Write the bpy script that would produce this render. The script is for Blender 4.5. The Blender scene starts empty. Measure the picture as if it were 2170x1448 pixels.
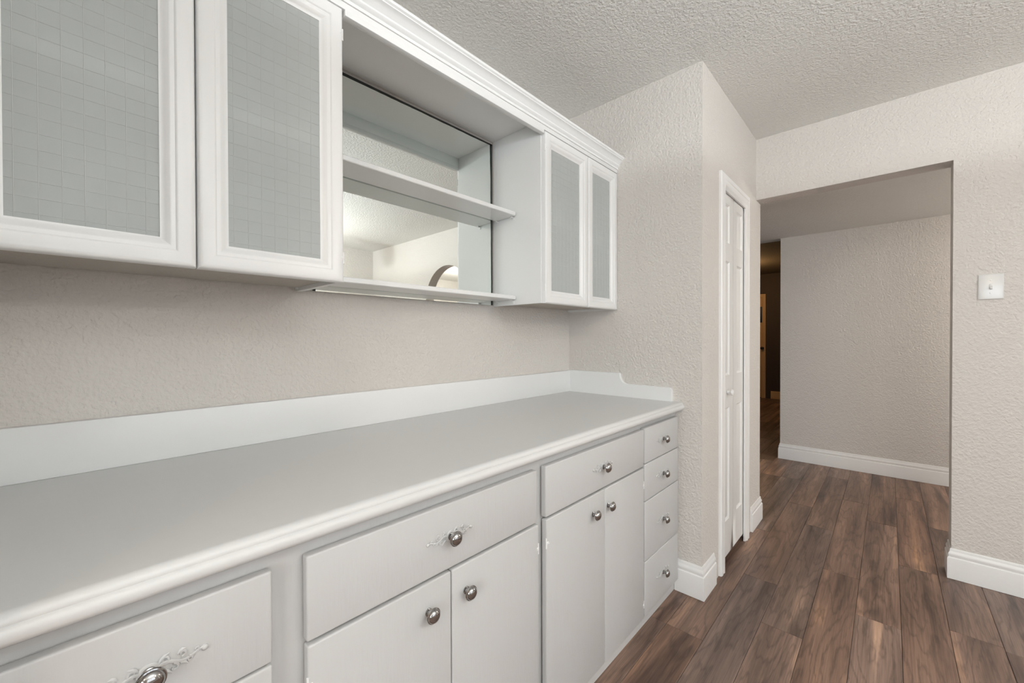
import bpy, bmesh, math, random
from mathutils import Vector, Matrix
from mathutils.geometry import tessellate_polygon

random.seed(7)
SC = bpy.context.scene
COL = SC.collection

# ------------------------------------------------------------------ camera
CAM_YAW, CAM_PITCH, CAM_ROLL = 0.8232, -0.0080, -0.0024
F_PX = 862.4
cam_d = bpy.data.cameras.new('camera')
cam_d.sensor_width = 36.0
cam_d.lens = F_PX / 2170.0 * 36.0
cam_d.clip_start = 0.02
cam = bpy.data.objects.new('camera', cam_d)
COL.objects.link(cam)
_a, _p, _r = CAM_YAW, CAM_PITCH, CAM_ROLL
_F = Vector((math.sin(_a) * math.cos(_p), math.cos(_a) * math.cos(_p), math.sin(_p)))
_R0 = Vector((math.cos(_a), -math.sin(_a), 0))
_U0 = _R0.cross(_F)
_R = _R0 * math.cos(_r) + _U0 * math.sin(_r)
_U = -_R0 * math.sin(_r) + _U0 * math.cos(_r)
_M = Matrix((_R, _U, -_F)).transposed().to_4x4()
_M.translation = Vector((0, -1.347, 1.1908))
cam.matrix_world = _M
SC.camera = cam

# ------------------------------------------------------------------ world, daylight, exposure
SC.view_settings.view_transform = 'Standard'
SC.view_settings.look = 'None'
SC.view_settings.gamma = 1.0
SC.view_settings.use_curve_mapping = False
SC.view_settings.exposure = -0.06
SC.cycles.max_bounces = 8
SC.cycles.transmission_bounces = 6
SC.cycles.adaptive_threshold = 0.02
w = bpy.data.worlds.new('world')
SC.world = w
w.use_nodes = True
w.node_tree.nodes['Background'].inputs[0].default_value = (0.80, 0.90, 1.0, 1)
w.node_tree.nodes['Background'].inputs[1].default_value = 1.0


def area(name, loc, rot, sx, sy, watts, color):
    l = bpy.data.lights.new(name, 'AREA')
    l.shape = 'RECTANGLE'; l.size = sx; l.size_y = sy
    l.energy = watts; l.color = color
    o = bpy.data.objects.new(name, l)
    o.location = loc; o.rotation_euler = rot
    COL.objects.link(o)
    return o


# daylight entering through the patio window opposite the cabinets and the side window
area('daylight_patio', (0.20, -4.32, 1.50), (math.pi / 2, 0, 0), 2.8, 1.2, 18, (0.93, 0.97, 1.0))
area('daylight_side', (-2.78, -2.6, 1.45), (0, -math.pi / 2, 0), 1.2, 1.8, 80, (0.90, 0.96, 1.0))

# ------------------------------------------------------------------ key dimensions (metres)
X_STUB = 1.936       # closet side wall at the right end of the built-in
X_NICHE = -0.135     # left end of the built-in
Y_CLOSET = -0.726    # closet front wall
X_RIGHT = 2.944      # wall with the opening
X_HALL = 4.737
Y_BACK = -4.15
X_LEFT = -2.65
CEIL = 2.44
HALL_CEIL = 2.165
HEAD = 2.06
Y_JAMB = -1.575

# ------------------------------------------------------------------ materials
MAT = {}


def new_mat(name):
    m = bpy.data.materials.new(name)
    m.use_nodes = True
    nt = m.node_tree
    b = nt.nodes['Principled BSDF']
    MAT[name] = m
    return m, nt, b


def N(nt, t, **kw):
    n = nt.nodes.new(t)
    for k, v in kw.items():
        if hasattr(n, k):
            setattr(n, k, v)
        else:
            n.inputs[k].default_value = v
    return n


def paint(name, col, rough, bumps, var=0.02, spec=0.5):
    """painted surface: slight tonal unevenness + layered noise relief. bumps: (scale, distance, stretch)"""
    m, nt, b = new_mat(name)
    L = nt.links
    tc = N(nt, 'ShaderNodeTexCoord')
    n0 = N(nt, 'ShaderNodeTexNoise'); n0.inputs['Scale'].default_value = 2.3; n0.inputs['Detail'].default_value = 3
    L.new(tc.outputs['Object'], n0.inputs['Vector'])
    mx = N(nt, 'ShaderNodeMix', data_type='RGBA')
    mx.inputs[6].default_value = (*[c * (1 - var) for c in col], 1)
    mx.inputs[7].default_value = (*[min(1, c * (1 + var)) for c in col], 1)
    L.new(n0.outputs['Fac'], mx.inputs[0])
    L.new(mx.outputs[2], b.inputs['Base Color'])
    b.inputs['Roughness'].default_value = rough
    b.inputs['Specular IOR Level'].default_value = spec
    prev = None
    for (sc, dist, st) in bumps:
        mp = N(nt, 'ShaderNodeMapping')
        mp.inputs['Scale'].default_value = st
        L.new(tc.outputs['Object'], mp.inputs['Vector'])
        n = N(nt, 'ShaderNodeTexNoise')
        n.inputs['Scale'].default_value = sc; n.inputs['Detail'].default_value = 2.5
        L.new(mp.outputs[0], n.inputs['Vector'])
        r = N(nt, 'ShaderNodeMapRange'); r.inputs['From Min'].default_value = .35; r.inputs['From Max'].default_value = .68
        r.interpolation_type = 'SMOOTHSTEP'
        L.new(n.outputs['Fac'], r.inputs['Value'])
        bp = N(nt, 'ShaderNodeBump')
        bp.inputs['Strength'].default_value = 1.0
        bp.inputs['Distance'].default_value = dist
        L.new(r.outputs[0], bp.inputs['Height'])
        if prev: L.new(prev.outputs[0], bp.inputs['Normal'])
        prev = bp
    if prev: L.new(prev.outputs[0], b.inputs['Normal'])
    return m


paint('wall_paint', (0.650, 0.618, 0.582), 0.75, [(95, 0.0013, (1, 1, 1)), (38, 0.0010, (1, 1, 1))], 0.015, 0.3)
paint('ceiling_paint', (0.790, 0.785, 0.755), 0.85, [(80, 0.0014, (1, 1, 1)), (170, 0.0006, (1, 1, 1))], 0.015, 0.2)
paint('cabinet_paint_shaded', (0.535, 0.532, 0.526), 0.38, [(30, 0.00018, (1, 1, 0.12)), (160, 0.00010, (1, 1, 0.15))], 0.012)  # same white as the upper cabinets, darkened to imitate dimmer light low down
paint('gloss_paint', (0.790, 0.795, 0.790), 0.30, [(22, 0.00022, (1, 1, 1))], 0.008)
paint('counter_paint', (0.615, 0.612, 0.602), 0.36, [(26, 0.00016, (.35, 1, 1))], 0.012)
paint('trim_paint', (0.800, 0.795, 0.785), 0.34, [(40, 0.00014, (1, 1, 1))], 0.008)
paint('door_paint', (0.790, 0.785, 0.770), 0.36, [(150, 0.00020, (1, 1, 0.1))], 0.008)
paint('plate_plastic', (0.66, 0.66, 0.645), 0.20, [], 0.004)
paint('cabinet_inside', (0.700, 0.700, 0.690), 0.6, [], 0.01)
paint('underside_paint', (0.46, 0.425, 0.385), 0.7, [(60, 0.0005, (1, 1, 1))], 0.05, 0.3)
paint('grey_reveal', (0.42, 0.41, 0.40), 0.6, [], 0.03)
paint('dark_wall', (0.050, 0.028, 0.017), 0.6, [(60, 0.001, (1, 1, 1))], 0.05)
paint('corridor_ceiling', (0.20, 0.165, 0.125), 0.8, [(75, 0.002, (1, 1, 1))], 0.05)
paint('golden_pine', (0.60, 0.36, 0.15), 0.45, [(60, 0.0003, (1, 1, .05))], 0.10)
paint('black_iron', (0.012, 0.011, 0.010), 0.45, [], 0.01)
paint('mirror_tarnish', (0.012, 0.016, 0.013), 0.5, [(120, 0.0004, (1, 1, 1))], 0.02)

m, nt, b = new_mat('chrome')
b.inputs['Base Color'].default_value = (0.38, 0.37, 0.365, 1); b.inputs['Metallic'].default_value = 1; b.inputs['Roughness'].default_value = 0.07
m, nt, b = new_mat('mirror_silver')
b.inputs['Base Color'].default_value = (0.86, 0.90, 0.875, 1); b.inputs['Metallic'].default_value = 1; b.inputs['Roughness'].default_value = 0.012
m, nt, b = new_mat('lamp_glow')
b.inputs['Emission Color'].default_value = (1.0, 0.78, 0.52, 1); b.inputs['Emission Strength'].default_value = 6.0
b.inputs['Base Color'].default_value = (.9, .88, .82, 1)

# obscured cabinet glass: rough refraction with a milky share
m, nt, b = new_mat('obscured_glass')
b.inputs['Base Color'].default_value = (0.93, 0.955, 0.945, 1)
b.inputs['Transmission Weight'].default_value = 1.0
b.inputs['Roughness'].default_value = 0.26
b.inputs['IOR'].default_value = 1.30
dif = N(nt, 'ShaderNodeBsdfTranslucent'); dif.inputs['Color'].default_value = (0.92, 0.94, 0.935, 1)
d2 = N(nt, 'ShaderNodeBsdfDiffuse'); d2.inputs['Color'].default_value = (0.88, 0.915, 0.91, 1)
tr = N(nt, 'ShaderNodeBsdfTransparent'); tr.inputs['Color'].default_value = (0.9, 0.92, 0.91, 1)
mA = N(nt, 'ShaderNodeMixShader'); mA.inputs[0].default_value = 0.72
nt.links.new(dif.outputs[0], mA.inputs[1]); nt.links.new(d2.outputs[0], mA.inputs[2])
mB = N(nt, 'ShaderNodeMixShader'); mB.inputs[0].default_value = 0.62
nt.links.new(b.outputs[0], mB.inputs[1]); nt.links.new(mA.outputs[0], mB.inputs[2])
mC = N(nt, 'ShaderNodeMixShader'); mC.inputs[0].default_value = 0.24
nt.links.new(mB.outputs[0], mC.inputs[1]); nt.links.new(tr.outputs[0], mC.inputs[2])
nt.links.new(mC.outputs[0], nt.nodes['Material Output'].inputs['Surface'])
# raised grid lines of that glass: clear and glossy
m, nt, b = new_mat('glass_ridge')
b.inputs['Base Color'].default_value = (0.80, 0.82, 0.815, 1)
b.inputs['Transmission Weight'].default_value = 0.35
b.inputs['Roughness'].default_value = 0.12
# clear window pane
m, nt, b = new_mat('window_glass')
tr = N(nt, 'ShaderNodeBsdfTransparent'); gl = N(nt, 'ShaderNodeBsdfGlossy'); gl.inputs['Roughness'].default_value = 0.02
fr = N(nt, 'ShaderNodeFresnel'); fr.inputs[0].default_value = 1.45
mx = N(nt, 'ShaderNodeMixShader')
nt.links.new(fr.outputs[0], mx.inputs[0]); nt.links.new(tr.outputs[0], mx.inputs[1]); nt.links.new(gl.outputs[0], mx.inputs[2])
nt.links.new(mx.outputs[0], nt.nodes['Material Output'].inputs['Surface'])


def wood():
    m, nt, b = new_mat('floor_wood')
    L = nt.links
    tc = N(nt, 'ShaderNodeTexCoord'); oi = N(nt, 'ShaderNodeObjectInfo')
    mul = N(nt, 'ShaderNodeVectorMath', operation='SCALE'); mul.inputs[0].default_value = (37.0, 17.0, 5.0)
    L.new(oi.outputs['Random'], mul.inputs['Scale'])
    add = N(nt, 'ShaderNodeVectorMath', operation='ADD')
    L.new(tc.outputs['Object'], add.inputs[0]); L.new(mul.outputs[0], add.inputs[1])

    def noise(scale, st, detail=4, dist=0.0, rough=.55):
        mp = N(nt, 'ShaderNodeMapping'); mp.inputs['Scale'].default_value = st
        L.new(add.outputs[0], mp.inputs['Vector'])
        n = N(nt, 'ShaderNodeTexNoise')
        n.inputs['Scale'].default_value = scale; n.inputs['Detail'].default_value = detail
        n.inputs['Distortion'].default_value = dist; n.inputs['Roughness'].default_value = rough
        L.new(mp.outputs[0], n.inputs['Vector'])
        return n
    broad = noise(1.0, (1.0, 13.0, 1), 4, 0.5)            # wide light / dark streaks along the plank
    rings = noise(1.0, (1.1, 7.5, 1), 1, 0.0)            # contour field for cathedral figure and knots
    cm = N(nt, 'ShaderNodeMath', operation='MULTIPLY'); cm.inputs[1].default_value = 10.0
    L.new(rings.outputs['Fac'], cm.inputs[0])
    warp = noise(1.0, (5, 34, 1), 3, 0.0)
    wm = N(nt, 'ShaderNodeMath', operation='MULTIPLY_ADD'); wm.inputs[1].default_value = 2.2
    L.new(warp.outputs['Fac'], wm.inputs[0]); L.new(cm.outputs[0], wm.inputs[2])
    fr = N(nt, 'ShaderNodeMath', operation='PINGPONG'); fr.inputs[1].default_value = 0.5
    L.new(wm.outputs[0], fr.inputs[0])
    fine = noise(1.0, (5, 210, 1), 4, 0.0, .6)
    cr = N(nt, 'ShaderNodeValToRGB')
    e = cr.color_ramp.elements
    e[0].position = .30; e[0].color = (0.082, 0.047, 0.034, 1)
    e[1].position = .70; e[1].color = (0.430, 0.250, 0.155, 1)
    q = cr.color_ramp.elements.new(.46); q.color = (0.178, 0.107, 0.076, 1)
    q = cr.color_ramp.elements.new(.60); q.color = (0.262, 0.160, 0.114, 1)
    L.new(broad.outputs['Fac'], cr.inputs[0])
    # dark thin figure lines
    lr = N(nt, 'ShaderNodeMapRange'); lr.inputs['From Min'].default_value = 0.0; lr.inputs['From Max'].default_value = 0.20
    lr.inputs['To Min'].default_value = 0.68; lr.inputs['To Max'].default_value = 1.0
    L.new(fr.outputs[0], lr.inputs['Value'])
    fm = N(nt, 'ShaderNodeMapRange'); fm.inputs['From Min'].default_value = .3; fm.inputs['From Max'].default_value = .7
    fm.inputs['To Min'].default_value = 0.74; fm.inputs['To Max'].default_value = 1.22
    L.new(fine.outputs['Fac'], fm.inputs['Value'])
    # smoky knots
    kn = noise(1.0, (3.0, 8.0, 1), 2, 0.4)
    km = N(nt, 'ShaderNodeMapRange'); km.inputs['From Min'].default_value = .62; km.inputs['From Max'].default_value = .78
    km.inputs['To Min'].default_value = 1.0; km.inputs['To Max'].default_value = 0.45
    L.new(kn.outputs['Fac'], km.inputs['Value'])
    pm = N(nt, 'ShaderNodeMapRange'); pm.inputs['To Min'].default_value = 0.82; pm.inputs['To Max'].default_value = 1.22
    L.new(oi.outputs['Random'], pm.inputs['Value'])
    v = lr.outputs[0]
    for o in (fm.outputs[0], km.outputs[0], pm.outputs[0]):
        mm = N(nt, 'ShaderNodeMath', operation='MULTIPLY'); L.new(v, mm.inputs[0]); L.new(o, mm.inputs[1]); v = mm.outputs[0]
    vs = N(nt, 'ShaderNodeVectorMath', operation='SCALE')
    L.new(cr.outputs['Color'], vs.inputs[0]); L.new(v, vs.inputs['Scale'])
    # planks differ a little in tint: some greyer
    hs = N(nt, 'ShaderNodeHueSaturation')
    sm = N(nt, 'ShaderNodeMath', operation='FRACT'); s2 = N(nt, 'ShaderNodeMath', operation='MULTIPLY'); s2.inputs[1].default_value = 7.31
    L.new(oi.outputs['Random'], s2.inputs[0]); L.new(s2.outputs[0], sm.inputs[0])
    sr = N(nt, 'ShaderNodeMapRange'); sr.inputs['To Min'].default_value = 0.78; sr.inputs['To Max'].default_value = 1.08
    L.new(sm.outputs[0], sr.inputs['Value']); L.new(sr.outputs[0], hs.inputs['Saturation'])
    L.new(vs.outputs[0], hs.inputs['Color'])
    L.new(hs.outputs[0], b.inputs['Base Color'])
    b.inputs['Roughness'].default_value = 0.42
    bp = N(nt, 'ShaderNodeBump'); bp.inputs['Distance'].default_value = 0.00025; bp.inputs['Strength'].default_value = 0.8
    L.new(fine.outputs['Fac'], bp.inputs['Height']); L.new(bp.outputs[0], b.inputs['Normal'])


wood()

# ------------------------------------------------------------------ mesh helpers


def finish(bm, name, mat, parent=None, smooth=35):
    bmesh.ops.recalc_face_normals(bm, faces=bm.faces[:])
    me = bpy.data.meshes.new(name)
    bm.to_mesh(me); bm.free()
    if smooth:
        me.polygons.foreach_set('use_smooth', [True] * len(me.polygons))
        me.set_sharp_from_angle(angle=math.radians(smooth))
    me.materials.append(MAT[mat])
    o = bpy.data.objects.new(name, me)
    COL.objects.link(o)
    if parent is not None:
        o.parent = parent
    return o


def inst(src, name, parent, loc=(0, 0, 0), rot=(0, 0, 0)):
    o = bpy.data.objects.new(name, src)
    COL.objects.link(o)
    o.parent = parent; o.location = loc; o.rotation_euler = rot
    return o


def box(bm, x0, x1, y0, y1, z0, z1, bev=0.0, seg=2):
    vs = [bm.verts.new((x, y, z)) for x in (x0, x1) for y in (y0, y1) for z in (z0, z1)]
    fs = [bm.faces.new([vs[i] for i in f]) for f in ((0, 1, 3, 2), (4, 6, 7, 5), (0, 4, 5, 1), (2, 3, 7, 6), (0, 2, 6, 4), (1, 5, 7, 3))]
    bmesh.ops.recalc_face_normals(bm, faces=fs)
    if bev > 0:
        es = {e for f in fs for e in f.edges}
        bmesh.ops.bevel(bm, geom=list(es), offset=bev, segments=seg, profile=0.5, affect='EDGES')


def prism(bm, pts, axis, a, b):
    """extrude a 2D outline. axis 0: pts=(y,z); 1: pts=(x,z); 2: pts=(x,y)"""
    def P(u, v, w_):
        return (w_, u, v) if axis == 0 else ((u, w_, v) if axis == 1 else (u, v, w_))
    A = [bm.verts.new(P(u, v, a)) for u, v in pts]
    B = [bm.verts.new(P(u, v, b)) for u, v in pts]
    n = len(pts)
    for tri in tessellate_polygon([[Vector((u, v, 0)) for u, v in pts]]):
        bm.faces.new([A[i] for i in tri]); bm.faces.new([B[i] for i in tri])
    for i in range(n):
        bm.faces.new((A[i], A[(i + 1) % n], B[(i + 1) % n], B[i]))


def sweep(bm, prof, path, nrm, closed=False, flip=1):
    """mitred sweep of closed profile (a: sideways = nrm x dir * flip, b: along nrm) along a planar path"""
    nrm = Vector(nrm).normalized(); P = [Vector(p) for p in path]; n = len(P)
    rings = []
    for i in range(n):
        d0 = (P[i] - P[i - 1]).normalized() if (closed or i > 0) else None
        d1 = (P[(i + 1) % n] - P[i]).normalized() if (closed or i < n - 1) else None
        if d0 is None: d0 = d1
        if d1 is None: d1 = d0
        s0 = nrm.cross(d0) * flip; s1 = nrm.cross(d1) * flip
        m_ = (s0 + s1)
        m_ = m_ / max(1e-6, (1 + s0.dot(s1)))
        rings.append([bm.verts.new(P[i] + m_ * a + nrm * b) for a, b in prof])
    k = len(prof)
    for i in range(n if closed else n - 1):
        r0, r1 = rings[i], rings[(i + 1) % n]
        for j in range(k):
            bm.faces.new((r0[j], r0[(j + 1) % k], r1[(j + 1) % k], r1[j]))
    if not closed:
        bm.faces.new(rings[0]); bm.faces.new(rings[-1])


def lathe(bm, prof, origin, axis, seg=28):
    """prof: (t along axis, radius)"""
    ax = Vector(axis).normalized(); o = Vector(origin)
    u = ax.orthogonal().normalized(); v = ax.cross(u)
    rings = []
    for t, r in prof:
        if r < 1e-6:
            rings.append([bm.verts.new(o + ax * t)])
        else:
            rings.append([bm.verts.new(o + ax * t + (u * math.cos(2 * math.pi * i / seg) + v * math.sin(2 * math.pi * i / seg)) * r) for i in range(seg)])
    for a_, b_ in zip(rings, rings[1:]):
        for i in range(seg):
            j = (i + 1) % seg
            if len(a_) == 1 and len(b_) == 1: continue
            if len(a_) == 1: bm.faces.new((a_[0], b_[i], b_[j]))
            elif len(b_) == 1: bm.faces.new((a_[i], b_[0], a_[j]))
            else: bm.faces.new((a_[i], a_[j], b_[j], b_[i]))


def tube(bm, pts, rad, seg=6, flat=1.0, nrm=(0, -1, 0)):
    nrm = Vector(nrm); P = [Vector(p) for p in pts]; rings = []
    for i, p in enumerate(P):
        d = (P[min(i + 1, len(P) - 1)] - P[max(i - 1, 0)]).normalized()
        s = nrm.cross(d).normalized(); r = rad[i] if isinstance(rad, (list, tuple)) else rad
        rings.append([bm.verts.new(p + s * math.cos(2 * math.pi * k / seg) * r + nrm * math.sin(2 * math.pi * k / seg) * r * flat) for k in range(seg)])
    for a_, b_ in zip(rings, rings[1:]):
        for k in range(seg):
            bm.faces.new((a_[k], a_[(k + 1) % seg], b_[(k + 1) % seg], b_[k]))
    bm.faces.new(rings[0]); bm.faces.new(rings[-1])


def empty(name, loc=(0, 0, 0)):
    o = bpy.data.objects.new(name, None)
    o.empty_display_size = 0.05
    COL.objects.link(o); o.location = loc
    return o


def tag(o, label, cat, group=None):
    o['label'] = label; o['category'] = cat
    if group: o['group'] = group
    return o


def struct(o, label=None):
    o['kind'] = 'structure'
    if label: o['label'] = label
    return o


def sbox(name, mat, *a, bev=0.0):
    bm = bmesh.new(); box(bm, *a, bev=bev)
    return struct(finish(bm, name, mat, smooth=0 if bev == 0 else 35))


# ------------------------------------------------------------------ the room shell
sbox('wall_back', 'wall_paint', X_LEFT - .12, X_RIGHT + .13, 0.0, 0.10, 0, CEIL)
# closet block to the right of the built-in (front wall carries the folding door)
OPL, OPR, OPT = 2.185, 2.728, 2.015          # closet opening
bm = bmesh.new()
box(bm, X_STUB, X_STUB + .10, Y_CLOSET, 0.0, 0, CEIL)
box(bm, X_STUB + .10, OPL, Y_CLOSET, Y_CLOSET + .10, 0, CEIL)
box(bm, OPL, OPR, Y_CLOSET, Y_CLOSET + .10, OPT, CEIL)
box(bm, OPR, 3.06, Y_CLOSET, Y_CLOSET + .10, 0, CEIL)
box(bm, 2.96, 3.06, Y_CLOSET + .10, 0.0, 0, CEIL)
struct(finish(bm, 'wall_closet', 'wall_paint', smooth=0))
sbox('wall_niche', 'wall_paint', -.95, X_NICHE, Y_CLOSET, 0.0, 0, CEIL)

# right wall: cased-less opening beside the closet, arched doorway further along
pts = [(Y_CLOSET, HEAD), (Y_JAMB, HEAD), (Y_JAMB, 0)]
ar0, ar1, spr = -2.06, -2.86, 1.64
pts += [(ar0, 0), (ar0, spr)]
rr = (ar0 - ar1) / 2
for i in range(1, 20):
    t = math.pi * i / 20
    pts.append((ar0 - rr + rr * math.cos(t), spr + rr * math.sin(t)))
pts += [(ar1, spr), (ar1, 0), (Y_BACK, 0), (Y_BACK, CEIL), (Y_CLOSET, CEIL)]
bm = bmesh.new(); prism(bm, pts, 0, X_RIGHT, X_RIGHT + .116)
struct(finish(bm, 'wall_right', 'wall_paint', smooth=25))

# wall opposite the cabinets with the patio window opening, left wall with the side window opening
PW = (-1.2, 1.6, 0.90, 2.10)
bm = bmesh.new()
box(bm, X_LEFT - .12, PW[0], Y_BACK - .12, Y_BACK, 0, CEIL)
box(bm, PW[1], X_HALL + .12, Y_BACK - .12, Y_BACK, 0, CEIL)
box(bm, PW[0], PW[1], Y_BACK - .12, Y_BACK, 0, PW[2])
box(bm, PW[0], PW[1], Y_BACK - .12, Y_BACK, PW[3], CEIL)
struct(finish(bm, 'wall_front', 'wall_paint', smooth=0))
SW = (-3.5, -1.7, 0.85, 2.05)
bm = bmesh.new()
box(bm, X_LEFT - .12, X_LEFT, Y_BACK, SW[0], 0, CEIL)
box(bm, X_LEFT - .12, X_LEFT, SW[1], 0.0, 0, CEIL)
box(bm, X_LEFT - .12, X_LEFT, SW[0], SW[1], 0, SW[2])
box(bm, X_LEFT - .12, X_LEFT, SW[0], SW[1], SW[3], CEIL)
struct(finish(bm, 'wall_left', 'wall_paint', smooth=0))
sbox('ceiling', 'ceiling_paint', X_LEFT - .12, X_RIGHT + .116, Y_BACK - .12, .10, CEIL, CEIL + .08)

# hall beyond the opening, corridor beyond the hall
HX = X_HALL + .116
Y_CORR = -0.56
Y_HEND = 1.15
X_END = 9.25
sbox('wall_hall', 'wall_paint', X_HALL, HX, Y_BACK, Y_CORR, 0, CEIL)
sbox('ceiling_hall', 'ceiling_paint', X_RIGHT + .116, HX, Y_BACK - .12, Y_HEND + .1, HALL_CEIL, HALL_CEIL + .3)
sbox('wall_hall_end', 'wall_paint', 3.06, HX, Y_HEND, Y_HEND + .1, 0, HALL_CEIL)
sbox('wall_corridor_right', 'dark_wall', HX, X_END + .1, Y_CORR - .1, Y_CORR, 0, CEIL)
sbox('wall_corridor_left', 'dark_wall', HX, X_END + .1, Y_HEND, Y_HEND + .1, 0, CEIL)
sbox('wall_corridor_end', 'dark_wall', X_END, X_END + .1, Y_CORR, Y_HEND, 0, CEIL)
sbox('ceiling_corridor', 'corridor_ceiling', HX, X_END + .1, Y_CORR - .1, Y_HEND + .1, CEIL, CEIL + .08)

# windows behind the camera
def window(name, x0, x1, z0, z1, y, along_x, npan):
    r = struct(empty(name))
    bm = bmesh.new()
    pr = [(0, 0), (0.06, 0), (0.06, .05), (0.045, .06), (0, .06)]
    if along_x:
        path = [(x0, y, z0), (x1, y, z0), (x1, y, z1), (x0, y, z1)]; nr = (0, 1, 0)
    else:
        path = [(y, x0, z0), (y, x1, z0), (y, x1, z1), (y, x0, z1)]; nr = (1, 0, 0)
    sweep(bm, pr, path, nr, True, -1 if along_x else 1)
    finish(bm, 'window_frame', 'trim_paint', r)
    wd = (x1 - x0) / npan
    for i in range(npan):
        a0 = x0 + i * wd
        if i:
            bm = bmesh.new()
            if along_x: box(bm, a0 - .035, a0 + .035, y, y + .05, z0 + .05, z1 - .05, .004)
            else: box(bm, y, y + .05, a0 - .035, a0 + .035, z0 + .05, z1 - .05, .004)
            finish(bm, 'mullion', 'trim_paint', r)
        bm = bmesh.new()
        if along_x: box(bm, a0 + .03, a0 + wd - .03, y + .015, y + .021, z0 + .05, z1 - .05)
        else: box(bm, y + .015, y + .021, a0 + .03, a0 + wd - .03, z0 + .05, z1 - .05)
        finish(bm, 'pane', 'window_glass', r, smooth=0)
    return r


window('window_1', PW[0], PW[1], PW[2], PW[3], Y_BACK - .09, True, 3)
window('window_2', SW[0], SW[1], SW[2], SW[3], X_LEFT - .09, False, 2)

# ------------------------------------------------------------------ floor of laminate planks
PWID, PLEN = 0.1435, 1.22
floor = sbox('floor', 'black_iron', X_LEFT - .12, X_END + .1, Y_BACK - .12, Y_HEND + .1, -.06, -.008)
PM = {}


def plank(x0, x1, y0, y1):
    key = (round(x1 - x0, 3), round(y1 - y0, 3))
    if key not in PM:
        bm = bmesh.new()
        hx, hy = key[0] / 2, key[1] / 2
        g, bv = .0004, .0012
        lo = [(-hx + g, -hy + g), (hx - g, -hy + g), (hx - g, hy - g), (-hx + g, hy - g)]
        hi = [(-hx + g + bv, -hy + g + bv), (hx - g - bv, -hy + g + bv), (hx - g - bv, hy - g - bv), (-hx + g + bv, hy - g - bv)]
        A = [bm.verts.new((x, y, -.008)) for x, y in lo]; B = [bm.verts.new((x, y, -.0009)) for x, y in lo]; C = [bm.verts.new((x, y, 0)) for x, y in hi]
        for i in range(4):
            j = (i + 1) % 4
            bm.faces.new((A[i], A[j], B[j], B[i])); bm.faces.new((B[i], B[j], C[j], C[i]))
        bm.faces.new(C); bm.faces.new(A[::-1])
        bmesh.ops.recalc_face_normals(bm, faces=bm.faces[:])
        me = bpy.data.meshes.new('plank'); bm.to_mesh(me); bm.free(); me.materials.append(MAT['floor_wood'])
        PM[key] = me
    inst(PM[key], 'plank', floor, ((x0 + x1) / 2, (y0 + y1) / 2, 0))


JOINT = {0: 2.618, 1: 2.282, 2: 2.93, -1: 1.95, -2: 2.293, -3: 1.674}     # joint seen in each row
for k in range(-17, 23):
    yt = -1.10 - PWID * k; yb = yt - PWID
    if yt > Y_HEND: yt = Y_HEND
    if yb < Y_BACK: yb = Y_BACK
    if yt - yb < .01: continue
    ym = (yt + yb) / 2
    if yb < -.60: xs = [(X_LEFT, HX + .0)]
    else: xs = [(3.06, HX)]
    if ym > Y_CORR: xs[-1] = (xs[-1][0], X_END)
    rnd = random.Random(100 + k)
    j0 = JOINT.get(k, rnd.uniform(0, PLEN))
    for a0, a1 in xs:
        x = j0 - math.ceil((j0 - a0) / PLEN) * PLEN
        while x < a1 - .01:
            b0, b1 = max(x, a0), min(x + PLEN, a1)
            if b1 - b0 > .02: plank(b0, b1, yb, yt)
            x += PLEN

# ------------------------------------------------------------------ baseboards
BB = [(0, 0), (.0145, 0), (.0145, .098), (.0130, .1035), (.0095, .106), (.0095, .113), (.0110, .117), (.0100, .125),
      (.0062, .131), (.0055, .137), (.0050, .1435), (.0032, .147), (0, .147)]


def baseboard(name, path, flip=1, label=None):
    bm = bmesh.new(); sweep(bm, BB, [(x, y, 0.0015) for x, y in path], (0, 0, 1), False, flip)
    return struct(finish(bm, name, 'trim_paint', smooth=30), label)


baseboard('baseboard_closet', [(X_STUB, -.607), (X_STUB, Y_CLOSET), (2.104, Y_CLOSET)], -1)
baseboard('baseboard_closet_end', [(2.812, Y_CLOSET), (3.06, Y_CLOSET), (3.06, Y_HEND)], -1)
baseboard('baseboard_right', [(X_RIGHT + .116, Y_JAMB), (X_RIGHT, Y_JAMB), (X_RIGHT, ar0), (X_RIGHT + .116, ar0)], -1)
baseboard('baseboard_right_far', [(X_RIGHT + .116, ar1), (X_RIGHT, ar1), (X_RIGHT, Y_BACK)], -1)
baseboard('baseboard_hall', [(HX, Y_CORR), (X_HALL, Y_CORR), (X_HALL, Y_BACK)], -1)
bm = bmesh.new(); sweep(bm, BB, [(X_END, .345, .0015), (X_END, Y_CORR, .0015)], (0, 0, 1), False, -1)
struct(finish(bm, 'baseboard_corridor', 'golden_pine', smooth=30))

# ------------------------------------------------------------------ closet folding door with casing (door_1)
CS = [(0, 0), (0, .010), (.004, .0145), (.012, .016), (.026, .016), (.030, .0135), (.036, .0135), (.042, .016), (.052, .0165),
      (.060, .014), (.066, .0105), (.074, .0100), (.078, .0085), (.078, 0)]
d1 = struct(empty('door_1', (2.445, Y_CLOSET, 0)), 'white folding closet door with moulded casing')
bm = bmesh.new()
loc = lambda x, y, z: (x - 2.445, y - Y_CLOSET, z)
sweep(bm, CS, [loc(OPL - .004, Y_CLOSET, 0.002), loc(OPL - .004, Y_CLOSET, OPT + .004), loc(OPR + .004, Y_CLOSET, OPT + .004), loc(OPR + .004, Y_CLOSET, 0.002)], (0, -1, 0), False, -1)
finish(bm, 'casing', 'trim_paint', d1, 30)
bm = bmesh.new()
box(bm, *[v - 2.445 for v in (OPL - .002, OPL + .010)], 0.001, .10, 0.0, OPT)
box(bm, *[v - 2.445 for v in (OPR - .010, OPR + .002)], 0.001, .10, 0.0, OPT)
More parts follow.
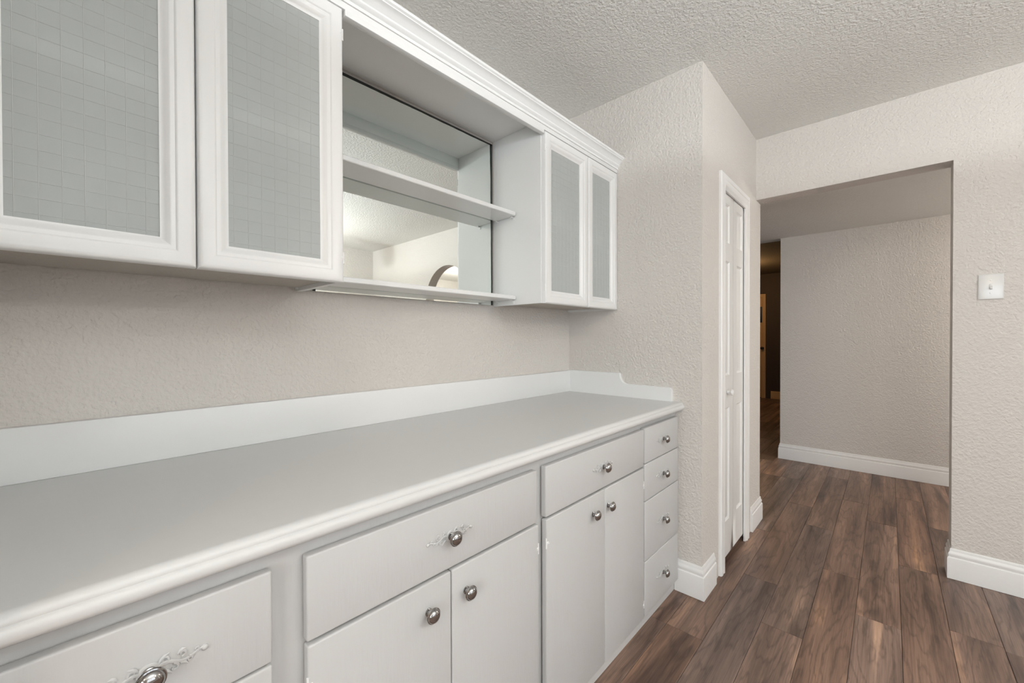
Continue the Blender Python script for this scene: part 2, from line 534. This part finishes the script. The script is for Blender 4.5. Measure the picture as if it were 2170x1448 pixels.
box(bm, *[v - 2.445 for v in (OPL, OPR)], 0.001, .10, OPT - .001, OPT + .003)
finish(bm, 'jamb', 'grey_reveal', d1, 0)


def panel_leaf(parent, x0, x1, z0, z1, y0, thick, rows, mx):
    """door leaf with moulded raised panels (front faces -Y)"""
    bm = bmesh.new()
    xs = [x0, x0 + mx, x1 - mx, x1]
    zs = [z0]
    for a_, b_ in rows: zs += [a_, b_]
    zs.append(z1)
    # front face pieces around the panels
    def quad(a, b_, c, d_):
        v = [bm.verts.new((a, y0, c)), bm.verts.new((b_, y0, c)), bm.verts.new((b_, y0, d_)), bm.verts.new((a, y0, d_))]
        bm.faces.new(v)
    for i in range(len(zs) - 1):
        quad(xs[0], xs[1], zs[i], zs[i + 1]); quad(xs[2], xs[3], zs[i], zs[i + 1])
        if i % 2 == 0: quad(xs[1], xs[2], zs[i], zs[i + 1])
    # moulded recess and raised field
    steps = [(0, 0), (.004, .004), (.010, .0075), (.014, .0075), (.030, .0015), (.034, .0010)]
    for a_, b_ in rows:
        prev = None
        for ins, dep in steps:
            r = [bm.verts.new(p) for p in ((xs[1] + ins, y0 + dep, a_ + ins), (xs[2] - ins, y0 + dep, a_ + ins), (xs[2] - ins, y0 + dep, b_ - ins), (xs[1] + ins, y0 + dep, b_ - ins))]
            if prev:
                for k in range(4): bm.faces.new((prev[k], prev[(k + 1) % 4], r[(k + 1) % 4], r[k]))
            prev = r
        bm.faces.new(prev)
    # sides and back
    y1 = y0 + thick
    for f in (((x0, y0, z0), (x0, y0, z1), (x0, y1, z1), (x0, y1, z0)), ((x1, y0, z0), (x1, y1, z0), (x1, y1, z1), (x1, y0, z1)),
              ((x0, y0, z1), (x1, y0, z1), (x1, y1, z1), (x0, y1, z1)), ((x0, y0, z0), (x0, y1, z0), (x1, y1, z0), (x1, y0, z0)),
              ((x0, y1, z0), (x0, y1, z1), (x1, y1, z1), (x1, y1, z0))):
        bm.faces.new([bm.verts.new(p) for p in f])
    bmesh.ops.remove_doubles(bm, verts=[v for v in bm.verts if v.co.y < y0 + .02 and 0 < 1], dist=1e-5)
    return finish(bm, 'leaf', 'door_paint', parent, 25)


ROWS = [(.228, .822), (.993, 1.592), (1.690, 1.892)]
lf = panel_leaf(d1, OPL + .014 - 2.445, 2.4475 - 2.445, .042, 1.989, .004, .032, ROWS, .068)
bm = bmesh.new()
lathe(bm, [(0, .0085), (.004, .0085), (.008, .0065), (.014, .0075), (.017, .013), (.022, .0165), (.028, .0150), (.032, .009), (.033, 0)], (2.335 - 2.445, .002, .905), (0, -1, 0), 24)
finish(bm, 'knob', 'trim_paint', lf, 40)
panel_leaf(d1, 2.4495 - 2.445, 2.695 - 2.445, .042, 1.989, .004, .032, ROWS, .068)

# ------------------------------------------------------------------ door at the corridor's end (door_2)
d2 = struct(empty('door_2', (X_END, .80, 0)), 'golden wooden door at the end of the dark corridor')
bm = bmesh.new()
sweep(bm, [(a_, b_ * 1.2) for a_, b_ in CS], [(0, -.37, 0.002), (0, -.37, 2.05), (0, .30, 2.05), (0, .30, 0.002)], (-1, 0, 0), False, 1)
finish(bm, 'casing', 'golden_pine', d2, 30)
bm = bmesh.new(); box(bm, -.012, -.001, -.37, .30, .012, 2.04, .002)
finish(bm, 'door_slab', 'golden_pine', d2)
bm = bmesh.new(); lathe(bm, [(0, .028), (.006, .028), (.010, .012), (.035, .012), (.042, .026), (.058, .028), (.068, .016), (.070, 0)], (-.012, -.315, .985), (-1, 0, 0), 20)
finish(bm, 'knob', 'black_iron', d2, 40)
bm = bmesh.new(); box(bm, -.030, -.012, -.308, -.05, 1.49, 1.80, .004)
finish(bm, 'notice_panel', 'black_iron', d2)

# ------------------------------------------------------------------ countertop
ZC = 0.890
YF = -0.605          # face of the base cabinets
ct = tag(empty('countertop', (.9, -.3, .853)), 'long white painted countertop with backsplash and moulded front edge', 'countertop')


def cl(*a):  # world box -> local of an empty
    return a


def local_finish(bm, name, mat, parent, smooth=35):
    """geometry authored in world space, parented to an unrotated empty"""
    bmesh.ops.translate(bm, verts=bm.verts[:], vec=-parent_world(parent))
    return finish(bm, name, mat, parent, smooth)


def parent_world(p):
    v = Vector((0, 0, 0))
    while p is not None:
        v += p.location; p = p.parent
    return v


bm = bmesh.new(); box(bm, X_NICHE, X_STUB, -.6115, 0.0, .8535, ZC)
local_finish(bm, 'top_slab', 'counter_paint', ct, 0)
# moulded nosing: rounded top roll, quirk, fuller lower roll
NOSE = [(0, .0365), (.0165, .0365), (.0190, .0362), (.0230, .0352), (.0275, .0322), (.0305, .0268), (.0300, .0238), (.0318, .0228), (.0345, .0200), (.0365, .0150),
        (.0362, .0085), (.0335, .0035), (.0290, .0006), (.022, 0), (0, 0)]
bm = bmesh.new()
sweep(bm, NOSE, [(X_NICHE, -.6115, .8535), (X_STUB, -.6115, .8535)], (0, 0, 1), False, -1)
local_finish(bm, 'front_nosing', 'counter_paint', ct, 40)
bm = bmesh.new(); box(bm, X_NICHE + .02, X_STUB - .02, -.020, 0.0, ZC, 1.0075, .002)
local_finish(bm, 'backsplash', 'gloss_paint', ct)
side = [(0, ZC), (-.593, ZC), (-.593, .940)]
for i in range(1, 7):
    t = math.pi / 2 * i / 6
    side.append((-.593 + .014 * (1 - math.cos(t)), .940 + .014 * math.sin(t)))
side.append((-.365, .956))
for i in range(1, 9):
    t = math.pi / 2 * i / 8
    side.append((-.365 + .040 * math.sin(t), .956 + .048 * (1 - math.cos(t))))
side += [(-.322, 1.0095), (0, 1.0095)]
for xa in (X_NICHE, X_STUB - .020):
    bm = bmesh.new(); prism(bm, side, 0, xa, xa + .020)
    local_finish(bm, 'side_splash', 'gloss_paint', ct, 30)

# ------------------------------------------------------------------ knobs, ornaments and hinges (shared meshes)
def shared(bm, name, mat, smooth=40):
    o = finish(bm, name, mat, None, smooth)
    me = o.data
    bpy.data.objects.remove(o)
    return me


bm = bmesh.new()
lathe(bm, [(0, .0085), (.0025, .0085), (.004, .0062), (.010, .0052), (.0135, .0068), (.0155, .0125), (.0168, .0158), (.0185, .0168), (.0200, .0160),
           (.0205, .0146), (.0222, .0142), (.0248, .0122), (.0268, .0088), (.0282, .0045), (.0286, 0)], (0, 0, 0), (0, -1, 0), 32)
KNOB = shared(bm, 'knob', 'chrome', 40)

bm = bmesh.new()
def spiral(cx, cz, r0, r1, a0, a1, n=14):
    return [(cx + (r0 + (r1 - r0) * i / n) * math.cos(a0 + (a1 - a0) * i / n), -.0012, cz + (r0 + (r1 - r0) * i / n) * math.sin(a0 + (a1 - a0) * i / n)) for i in range(n + 1)]
for s in (-1, 1):
    n = 22
    vine = [(s * (.006 + .052 * i / n), -.0012, .0048 * math.sin(i / n * 2.4 * math.pi) * (1 - .45 * i / n)) for i in range(n + 1)]
    tube(bm, vine, [.0026 - .0011 * i / n for i in range(n + 1)], 6, .8)
    for (cx, cz, r, up) in ((.016, .0078, .0060, 1), (.026, -.0075, .0055, -1), (.035, .0068, .0048, 1), (.043, -.0052, .0040, -1), (.051, .0042, .0032, 1)):
        sp = spiral(cx, cz, r, r * .30, -up * math.pi * .55, up * math.pi * 1.15)
        tube(bm, [(s * x, y, z) for x, y, z in sp], [.0019 - .0006 * i / 14 for i in range(15)], 6, .8)
    for (x0, z0, x1, z1) in ((.010, .006, .021, .0150), (.012, -.006, .024, -.0140), (.030, .008, .039, .0125), (.033, -.006, .041, -.0105)):
        lf_ = [(s * (x0 + (x1 - x0) * t), -.0010, z0 + (z1 - z0) * t + .002 * math.sin(math.pi * t)) for t in (0, .3, .6, 1)]
        tube(bm, lf_, [.0012, .0026, .0022, .0006], 6, .7)
    lathe(bm, [(0, .0042), (.0015, .0042), (.0030, .0030), (.0036, 0)], (s * .0605, 0, .0010), (0, -1, 0), 12)
lathe(bm, [(0, .0125), (.0012, .0125), (.0026, .0105), (.0030, .006), (.0030, 0)], (0, 0, 0), (0, -1, 0), 20)
ORN = shared(bm, 'ornament', 'cabinet_paint_shaded', 50)

# wrap-around door hinge: knuckle at the door edge, thin strap over the edge
bm = bmesh.new()
lathe(bm, [(-.0150, 0), (-.0150, .0022), (.0150, .0022), (.0150, 0)], (0, .0010, 0), (0, 0, 1), 12)
box(bm, -.0010, .0080, -.0015, .0010, -.0045, .0045, .0008)
lathe(bm, [(0, .0026), (.0022, .0026), (.0032, 0)], (.006, -.0015, 0), (0, -1, 0), 10)
HINGE = shared(bm, 'hinge', 'trim_paint', 40)

DY = -.0225       # door / drawer overlay: front plane at YF + DY
def front(parent, kind, x0, x1, z0, z1, bev=.0035):
    """overlay door or drawer front; origin on its front face centre"""
    cx, cz = (x0 + x1) / 2, (z0 + z1) / 2
    bm = bmesh.new(); box(bm, x0 - cx, x1 - cx, 0, -DY - .0035, z0 - cz, z1 - cz, bev, 3)
    o = finish(bm, kind, 'cabinet_paint_shaded', parent, 30)
    pw = parent_world(parent)
    o.location = Vector((cx, YF + DY, cz)) - pw
    return o


def carcass(parent, x0, x1, rails, stiles):
    """box with a face frame: stiles (x0,x1) and rails (z0,z1)"""
    bm = bmesh.new()
    box(bm, x0, x0 + .016, YF + .018, -.004, 0.002, .852)
    box(bm, x1 - .016, x1, YF + .018, -.004, 0.002, .852)
    box(bm, x0 + .016, x1 - .016, -.012, -.004, .05, .852)
    box(bm, x0 + .016, x1 - .016, YF + .018, -.012, .035, .05)
    for a_, b_ in stiles: box(bm, a_, b_, YF, YF + .018, .002, .852)
    st = sorted(stiles)
    for z0, z1 in rails:
        for (a0, a1), (b0, b1) in zip(st, st[1:]): box(bm, a1, b0, YF, YF + .018, z0, z1)
    return local_finish(bm, 'carcass', 'cabinet_paint_shaded', parent, 0)


def drawer(parent, x0, x1, z0, z1, kx=None):
    d = front(parent, 'drawer', x0, x1, z0, z1)
    inst(ORN, 'ornament', d, (0, 0, 0))
    inst(KNOB, 'knob', d, (0, -.0028, 0))
    return d


def cdoor(parent, x0, x1, z0, z1, hinge_side, kx, kz):
    d = front(parent, 'door', x0, x1, z0, z1)
    cx, cz = (x0 + x1) / 2, (z0 + z1) / 2
    inst(KNOB, 'knob', d, (kx - cx, 0, kz - cz))
    for hz in (.600, .118):
        h = inst(HINGE, 'hinge', d, ((x0 if hinge_side < 0 else x1) - cx - hinge_side * .0002, .0002, hz - cz))
        if hinge_side > 0: h.scale = (-1, 1, 1)
    return d


DRW = [(.683, .826), (.530, .679), (.287, .526), (.064, .283)]
GRP = 'base cabinets of the white built-in'
# unit A: drawer stack at the left end
A = tag(empty('base_cabinet', (.05, -.3, 0)), 'white drawer stack cabinet at the end away from the closet', 'cabinet', GRP)
carcass(A, X_NICHE + .0015, .238, [(.812, .852), (.672, .684), (.523, .533), (.280, .290), (.002, .068)], [(X_NICHE + .0015, -.079), (.209, .238)])
for z0, z1 in [(.6745, .821), (.530, .6705)] + DRW[2:]: drawer(A, -.083, .213, z0, z1)
# unit B
B = tag(empty('base_cabinet', (.57, -.3, 0)), 'white double-door base cabinet with one wide drawer, beside the stack away from the closet', 'cabinet', GRP)
carcass(B, .238, .900, [(.812, .852), (.655, .684), (.002, .068)], [(.238, .269), (.560, .590), (.873, .900)])
drawer(B, .265, .877, .6755, .822)
cdoor(B, .266, .5735, .062, .668, -1, .512, .606)
cdoor(B, .5765, .884, .062, .668, 1, .617, .606)
# unit C
C = tag(empty('base_cabinet', (1.23, -.3, 0)), 'white double-door base cabinet with one wide drawer, beside the four narrow drawers near the closet', 'cabinet', GRP)
carcass(C, .900, 1.5575, [(.812, .852), (.655, .684), (.002, .068)], [(.900, .925), (1.232, 1.262), (1.545, 1.5575)])
drawer(C, .917, 1.551, .6755, .823)
cdoor(C, .920, 1.2455, .062, .668, -1, 1.170, .606)
cdoor(C, 1.2485, 1.553, .062, .668, 1, 1.268, .606)
# unit D: drawer stack against the closet wall
Dn = tag(empty('base_cabinet', (1.75, -.3, 0)), 'white narrow cabinet of four drawers set against the closet wall', 'cabinet', GRP)
carcass(Dn, 1.5575, X_STUB - .0015, [(.812, .852), (.672, .688), (.523, .533), (.280, .290), (.002, .068)], [(1.5575, 1.570), (1.905, X_STUB - .0015)])
for z0, z1 in DRW: drawer(Dn, 1.562, 1.912, z0, z1)

# ------------------------------------------------------------------ wall cabinets
Z0, Z1 = 1.337, 2.047        # doors
YU = -.283                   # cabinet front
YD = -.306                   # door front
FR = [(0, 0), (0, .0165), (.0015, .0195), (.0045, .0218), (.010, .0226), (.0280, .0226), (.0305, .0212), (.0325, .0190), (.0385, .0185), (.0415, .0172),
      (.0470, .0125), (.0530, .0090), (.0555, .0086), (.0555, 0)]
GC = .0272


def glass_door(parent, x0, x1, hinge_side, tilt=0.0):
    cx, cz = (x0 + x1) / 2, (Z0 + Z1) / 2
    root = empty('door'); root.parent = parent
    yb = YD + .0226
    root.location = Vector((cx, yb, cz)) - parent_world(parent)
    hx, hz = (x1 - x0) / 2, (Z1 - Z0) / 2
    bm = bmesh.new()
    sweep(bm, FR, [(-hx, 0, -hz), (hx, 0, -hz), (hx, 0, hz), (-hx, 0, hz)], (0, -1, 0), True, 1)
    finish(bm, 'frame', 'gloss_paint', root, 32)
    gx, gz = hx - .053, hz - .053
    bm = bmesh.new(); box(bm, -gx, gx, -.0070, -.0030, -gz, gz)
    pane = finish(bm, 'glass_pane', 'obscured_glass', root, 0)
    bm = bmesh.new()
    def ridge(p, q, half):
        d = (Vector(q) - Vector(p)).normalized(); s = Vector((0, -1, 0)).cross(d) * half
        v = [Vector(p) + s, Vector(p) - s, Vector(p) + Vector((0, -.00075, 0)), Vector(q) + s, Vector(q) - s, Vector(q) + Vector((0, -.00075, 0))]
        v = [bm.verts.new(t) for t in v]
        for f in ((0, 2, 5, 3), (2, 1, 4, 5), (0, 3, 4, 1)): bm.faces.new([v[k] for k in f])
    off = .013
    x = -gx + off
    while x < gx:
        ridge((x, -.0070, -gz), (x, -.0070, gz), .00060); x += GC
    z = -gz + .012
    while z < gz:
        ridge((-gx, -.0070, z), (gx, -.0070, z), .00060); z += GC
    g = finish(bm, 'pressed_grid_lines', 'glass_ridge', root, 0)
    for hzz in (1.402, 1.980):
        h = inst(HINGE, 'hinge', root, (hinge_side * hx, -.019, hzz - cz))
        h.scale = (-hinge_side, 1, 1)
    return root


GW = 'wall cabinets with obscured glass doors'


def wall_cabinet(x0, x1, label):
    r = tag(empty('wall_cabinet', ((x0 + x1) / 2, -.15, Z0)), label, 'cabinet', GW)
    bm = bmesh.new()
    box(bm, x0, x0 + .016, YU, -.002, Z0 + .001, 2.1065)
    box(bm, x1 - .016, x1, YU, -.002, Z0 + .001, 2.1065)
    box(bm, x0 + .016, x1 - .016, YU + .002, -.002, 2.045, 2.060)
    box(bm, x0 + .016, x1 - .016, YU + .004, -.002, Z0 + .018, Z0 + .030)
    box(bm, x0 + .016, x1 - .016, -.010, -.002, Z0 + .030, 2.045)
    local_finish(bm, 'carcass', 'gloss_paint', r, 0)
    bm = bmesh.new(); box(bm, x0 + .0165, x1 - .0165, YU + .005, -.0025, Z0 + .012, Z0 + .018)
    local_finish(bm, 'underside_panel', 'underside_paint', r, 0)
    bm = bmesh.new(); box(bm, x0 + .017, x1 - .017, -.268, -.011, 1.690, 1.709, .002)
    local_finish(bm, 'inner_shelf', 'gloss_paint', r)
    bm = bmesh.new(); box(bm, (x0 + x1) / 2 - .012 if x0 > 1 else (x0 + x1) / 2 - .03, (x0 + x1) / 2 + .02, -.262, -.246, Z0 + .0075, Z0 + .0125, .001)
    local_finish(bm, 'catch', 'trim_paint', r)
    return r


WL = wall_cabinet(X_NICHE, .4875, 'white wall cabinet with two obscured glass doors, away from the closet')
glass_door(WL, -.131, .1735, -1)
glass_door(WL, .1765, .4820, 1)
WR = wall_cabinet(1.325, X_STUB, 'white wall cabinet with two narrow glass doors, against the closet wall')
glass_door(WR, 1.331, 1.6545, -1)
glass_door(WR, 1.6585, 1.9335, 1)

# ------------------------------------------------------------------ cornice: frieze board, crown moulding, soffit of the open bay
co = tag(empty('cornice', (.9, -.3, 2.045)), 'white crown moulding and frieze running above the wall cabinets', 'moulding')
bm = bmesh.new(); box(bm, X_NICHE, X_STUB, -.304, -.284, 2.049, 2.112, .0015)
box(bm, .4885, 1.324, -.304, -.284, 2.034, 2.052, .0015)
local_finish(bm, 'frieze_board', 'gloss_paint', co)
CR = [(0, .0), (.0045, .0), (.0055, .004), (.0045, .008), (.0035, .010), (.009, .013), (.0125, .018), (.0125, .022), (.0105, .024), (.0150, .0275),
      (.0205, .034), (.0270, .0385), (.0330, .0405), (.0330, .0435), (.0385, .0470), (.0400, .0525), (.0375, .0560), (0, .0560)]
bm = bmesh.new()
sweep(bm, CR, [(X_NICHE, -.304, 2.066), (X_STUB, -.304, 2.066)], (0, 0, 1), False, -1)
local_finish(bm, 'crown_moulding', 'gloss_paint', co, 30)
bm = bmesh.new(); box(bm, .4885, 1.324, -.284, -.002, 2.094, 2.106)
local_finish(bm, 'soffit_panel', 'gloss_paint', co, 0)
bm = bmesh.new(); box(bm, X_NICHE, X_STUB, -.284, -.002, 2.107, 2.113)
local_finish(bm, 'top_board', 'cabinet_paint_shaded', co, 0)

# ------------------------------------------------------------------ mirror at the back of the open bay
mr = tag(empty('mirror', (.9, -.01, 1.34)), 'large wall mirror with blackened edges behind the open shelves', 'mirror')
MX0, MX1, MZ0, MZ1 = .5115, 1.3015, 1.341, 2.071
bm = bmesh.new(); box(bm, MX0, MX1, -.020, -.004, MZ0, MZ1)
local_finish(bm, 'mirror_glass', 'mirror_silver', mr, 0)
rr_ = random.Random(3)
def ragged(p0, p1, inward, w0):
    """thin tarnished strip along a mirror edge with an uneven inner side"""
    bm = bmesh.new(); n = 60
    p0, p1, inward = Vector(p0), Vector(p1), Vector(inward)
    a_ = []; b_ = []; wv = w0
    for i in range(n + 1):
        wv += rr_.uniform(-.0006, .0006); wv = min(max(wv, w0 * .55), w0 * 1.6)
        p = p0.lerp(p1, i / n)
        a_.append((p, p + inward * wv))
    V = []
    for o_, i_ in a_:
        V.append([bm.verts.new(o_), bm.verts.new(i_), bm.verts.new(i_ + Vector((0, -.0004, 0))), bm.verts.new(o_ + Vector((0, -.0004, 0)))])
    for u, v in zip(V, V[1:]):
        for k in range(4): bm.faces.new((u[k], u[(k + 1) % 4], v[(k + 1) % 4], v[k]))
    bm.faces.new(V[0]); bm.faces.new(V[-1])
    local_finish(bm, 'tarnished_edge', 'mirror_tarnish', mr, 0)
ragged((MX1, -.0201, MZ0), (MX1, -.0201, MZ1), (-1, 0, 0), .0095)
ragged((MX0, -.0201, MZ0), (MX0, -.0201, MZ1), (1, 0, 0), .0095)
ragged((MX0, -.0201, MZ1), (MX1, -.0201, MZ1), (0, 0, -1), .0100)
QR = [(0, 0), (.0225, 0)] + [(.0225 * math.cos(t) * .99, .0205 * math.sin(t)) for t in [math.pi / 2 * i / 8 for i in range(1, 9)]]
bm = bmesh.new()
sweep(bm, QR, [(.4888, -.002, 1.342), (.4888, -.002, 2.0935), (1.3245, -.002, 2.0935), (1.3245, -.002, 1.342)], (0, -1, 0), False, 1)
local_finish(bm, 'edge_trim', 'gloss_paint', mr, 40)

# ------------------------------------------------------------------ two loose shelves on pegs
SG = 'open display shelves'
def shelf(z0, z1, label):
    r = tag(empty('display_shelf', (.9, -.08, z0)), label, 'shelf', SG)
    xr, xl, yf, yb = 1.3225, .4905, -.150, -.0235
    rad = .010
    out = [(xl, yb), (xr, yb)]
    for i in range(7):
        t = math.pi / 2 * i / 6
        out.append((xr - rad + rad * math.cos(t), yf + rad - rad * math.sin(t)))
    for i in range(7):
        t = math.pi / 2 * i / 6
        out.append((xl + rad - rad * math.sin(t), yf + rad - rad * math.cos(t)))
    bm = bmesh.new()
    V = {}
    rings = []
    for ins, z in ((.0022, z0), (0, z0 + .0022), (0, z1 - .0022), (.0022, z1)):
        cx_, cy_ = .9, -.087
        rings.append([bm.verts.new((x + (ins if x < cx_ else -ins), y + (ins if y < cy_ else -ins), z)) for x, y in out])
    n = len(out)
    for a_, b_ in zip(rings, rings[1:]):
        for i in range(n): bm.faces.new((a_[i], a_[(i + 1) % n], b_[(i + 1) % n], b_[i]))
    bm.faces.new(rings[0]); bm.faces.new(rings[-1])
    local_finish(bm, 'board', 'gloss_paint', r, 30)
    for x, s in ((1.3248, -1), (.4878, 1)):
        for y in (-.128, -.034):
            bm = bmesh.new()
            lathe(bm, [(0, .0030), (.012, .0030), (.0125, .0045), (.0150, .0045), (.0155, 0)], (x, y, z0 - .0034), (s, 0, 0), 12)
            box(bm, min(x, x + s * .0022), max(x, x + s * .0022), y - .005, y + .005, z0 - .016, z0 - .002, .0008)
            local_finish(bm, 'shelf_peg', 'gloss_paint', r)
    return r


shelf(1.7255, 1.7425, 'white painted shelf halfway up in front of the mirror')
shelf(1.3600, 1.3770, 'white painted shelf along the bottom of the mirror')

# ------------------------------------------------------------------ light switch on the right wall
sw = tag(empty('light_switch', (X_RIGHT, -1.6965, 1.428)), 'white square toggle light switch plate on the beige wall', 'light switch')
bm = bmesh.new()
hw, hh = .0400, .0595
rings = []
for ins, t in ((0, 0), (0, .0035), (.003, .0058), (.006, .0064)):
    rings.append([bm.verts.new((-t, y * (hw - ins), z * (hh - ins))) for y, z in ((-1, -1), (1, -1), (1, 1), (-1, 1))])
for a_, b_ in zip(rings, rings[1:]):
    for i in range(4): bm.faces.new((a_[i], a_[(i + 1) % 4], b_[(i + 1) % 4], b_[i]))
bm.faces.new(rings[-1]); bm.faces.new(rings[0])
finish(bm, 'cover_plate', 'plate_plastic', sw, 25)
bm = bmesh.new()
box(bm, -.0085, -.0060, -.0050, .0050, -.0120, .0120, .0008)
prof = [(0, -.0045), (0, .0045), (-.0120, .0125), (-.0150, .0105), (-.0140, .0055)]
prism(bm, [(x - .0075, -z) for x, z in prof], 1, -.0036, .0036)
finish(bm, 'toggle', 'plate_plastic', sw, 25)
for z in (-.030, .030):
    bm = bmesh.new(); lathe(bm, [(0, .0034), (.0009, .0030), (.0013, .0016), (.0013, 0)], (-.0063, 0, z), (-1, 0, 0), 14)
    finish(bm, 'screw', 'trim_paint', sw)

# ------------------------------------------------------------------ lamps, some of them added fill lights
def ceiling_lamp(x, y, z, watts, label, col, r=.17):
    t = tag(empty('ceiling_lamp', (x, y, z)), label, 'lamp')
    bm = bmesh.new(); lathe(bm, [(0, 0), (0, r * 1.02), (-.012, r * 1.04), (-.026, r * 1.0), (-.026, r * .9)], (0, 0, 0), (0, 0, 1), 36)
    finish(bm, 'canopy', 'trim_paint', t)
    bm = bmesh.new(); lathe(bm, [(-.026, r * .94), (-.045, r * .90), (-.070, r * .72), (-.088, r * .40), (-.095, 0)], (0, 0, 0), (0, 0, 1), 36)
    finish(bm, 'glass_dome', 'lamp_glow', t)
    l = bpy.data.lights.new('lamp_light', 'POINT'); l.energy = watts; l.color = col; l.shadow_soft_size = .10
    o = bpy.data.objects.new('lamp_light', l); COL.objects.link(o); o.parent = t; o.location = (0, 0, -.21)
    return t


ceiling_lamp(-1.75, -2.2, CEIL, 26, 'round flush ceiling lamp with warm glass dome above the room', (1.0, .80, .60))
ceiling_lamp(3.9, -3.0, HALL_CEIL, 48, 'unseen round flush ceiling lamp added to brighten the hall', (1.0, .95, .89), .13)  # added fill for the hall, no lamp known at this spot
ceiling_lamp(7.6, .62, CEIL, 22, 'round flush ceiling lamp with warm glass dome in the corridor', (1.0, .62, .28), .12)


def pendant(x, y, z, watts, label):  # unseen globe added to throw light onto ceiling and walls
    t = tag(empty('fill_pendant', (x, y, z)), label, 'lamp')
    bm = bmesh.new(); lathe(bm, [(CEIL - z, 0), (CEIL - z, .06), (CEIL - z - .012, .058), (CEIL - z - .03, .02), (CEIL - z - .032, 0)], (0, 0, 0), (0, 0, 1), 28)
    finish(bm, 'canopy', 'trim_paint', t)
    bm = bmesh.new(); lathe(bm, [(.10, 0), (.10, .008), (CEIL - z - .03, .008), (CEIL - z - .03, 0)], (0, 0, 0), (0, 0, 1), 12)
    finish(bm, 'stem', 'trim_paint', t)
    bm = bmesh.new(); lathe(bm, [(.125, 0), (.125, .03), (.085, .042), (.075, .042), (.075, 0)], (0, 0, 0), (0, 0, 1), 20)
    finish(bm, 'socket_cup', 'trim_paint', t)
    bm = bmesh.new()
    lathe(bm, [(-.09 * math.cos(math.pi * i / 14), .09 * math.sin(math.pi * i / 14)) for i in range(15)], (0, 0, 0), (0, 0, 1), 28)
    finish(bm, 'glass_globe', 'globe_glow', t)
    return t


m, nt, b = new_mat('globe_glow')
b.inputs['Base Color'].default_value = (.9, .9, .88, 1)
b.inputs['Emission Color'].default_value = (1.0, .97, .93, 1)
b.inputs['Emission Strength'].default_value = 105.0
pendant(1.6, -3.3, 2.06, 0, 'unseen white globe pendant added as fill light opposite the mirror')


def bounce_torchiere(x, y, watts, label):  # unseen uplight added so soft light bounces down from the ceiling
    t = tag(empty('bounce_fill_lamp', (x, y, 0)), label, 'lamp')
    bm = bmesh.new(); lathe(bm, [(0.001, 0), (0.001, .13), (.012, .13), (.022, .10), (.028, .03), (.030, 0)], (0, 0, 0), (0, 0, 1), 32)
    finish(bm, 'base', 'black_iron', t)
    bm = bmesh.new(); lathe(bm, [(.028, 0), (.028, .011), (1.66, .011), (1.66, 0)], (0, 0, 0), (0, 0, 1), 14)
    finish(bm, 'pole', 'black_iron', t)
    bm = bmesh.new(); lathe(bm, [(1.655, 0), (1.655, .03), (1.675, .09), (1.71, .145), (1.745, .165), (1.745, .158), (1.71, .135), (1.685, .08), (1.68, 0)], (0, 0, 0), (0, 0, 1), 36)
    finish(bm, 'bowl_shade', 'trim_paint', t)
    l = bpy.data.lights.new('uplight', 'SPOT'); l.energy = watts; l.color = (.91, .965, 1.0); l.spot_size = math.radians(174); l.spot_blend = .08; l.shadow_soft_size = .08
    o = bpy.data.objects.new('uplight', l); COL.objects.link(o); o.parent = t; o.location = (0, 0, 1.735); o.rotation_euler = (math.pi, 0, 0)
    return t


bounce_torchiere(.2, -2.85, 200, 'unseen slim black floor lamp with upturned bowl, added to bounce light off the ceiling')
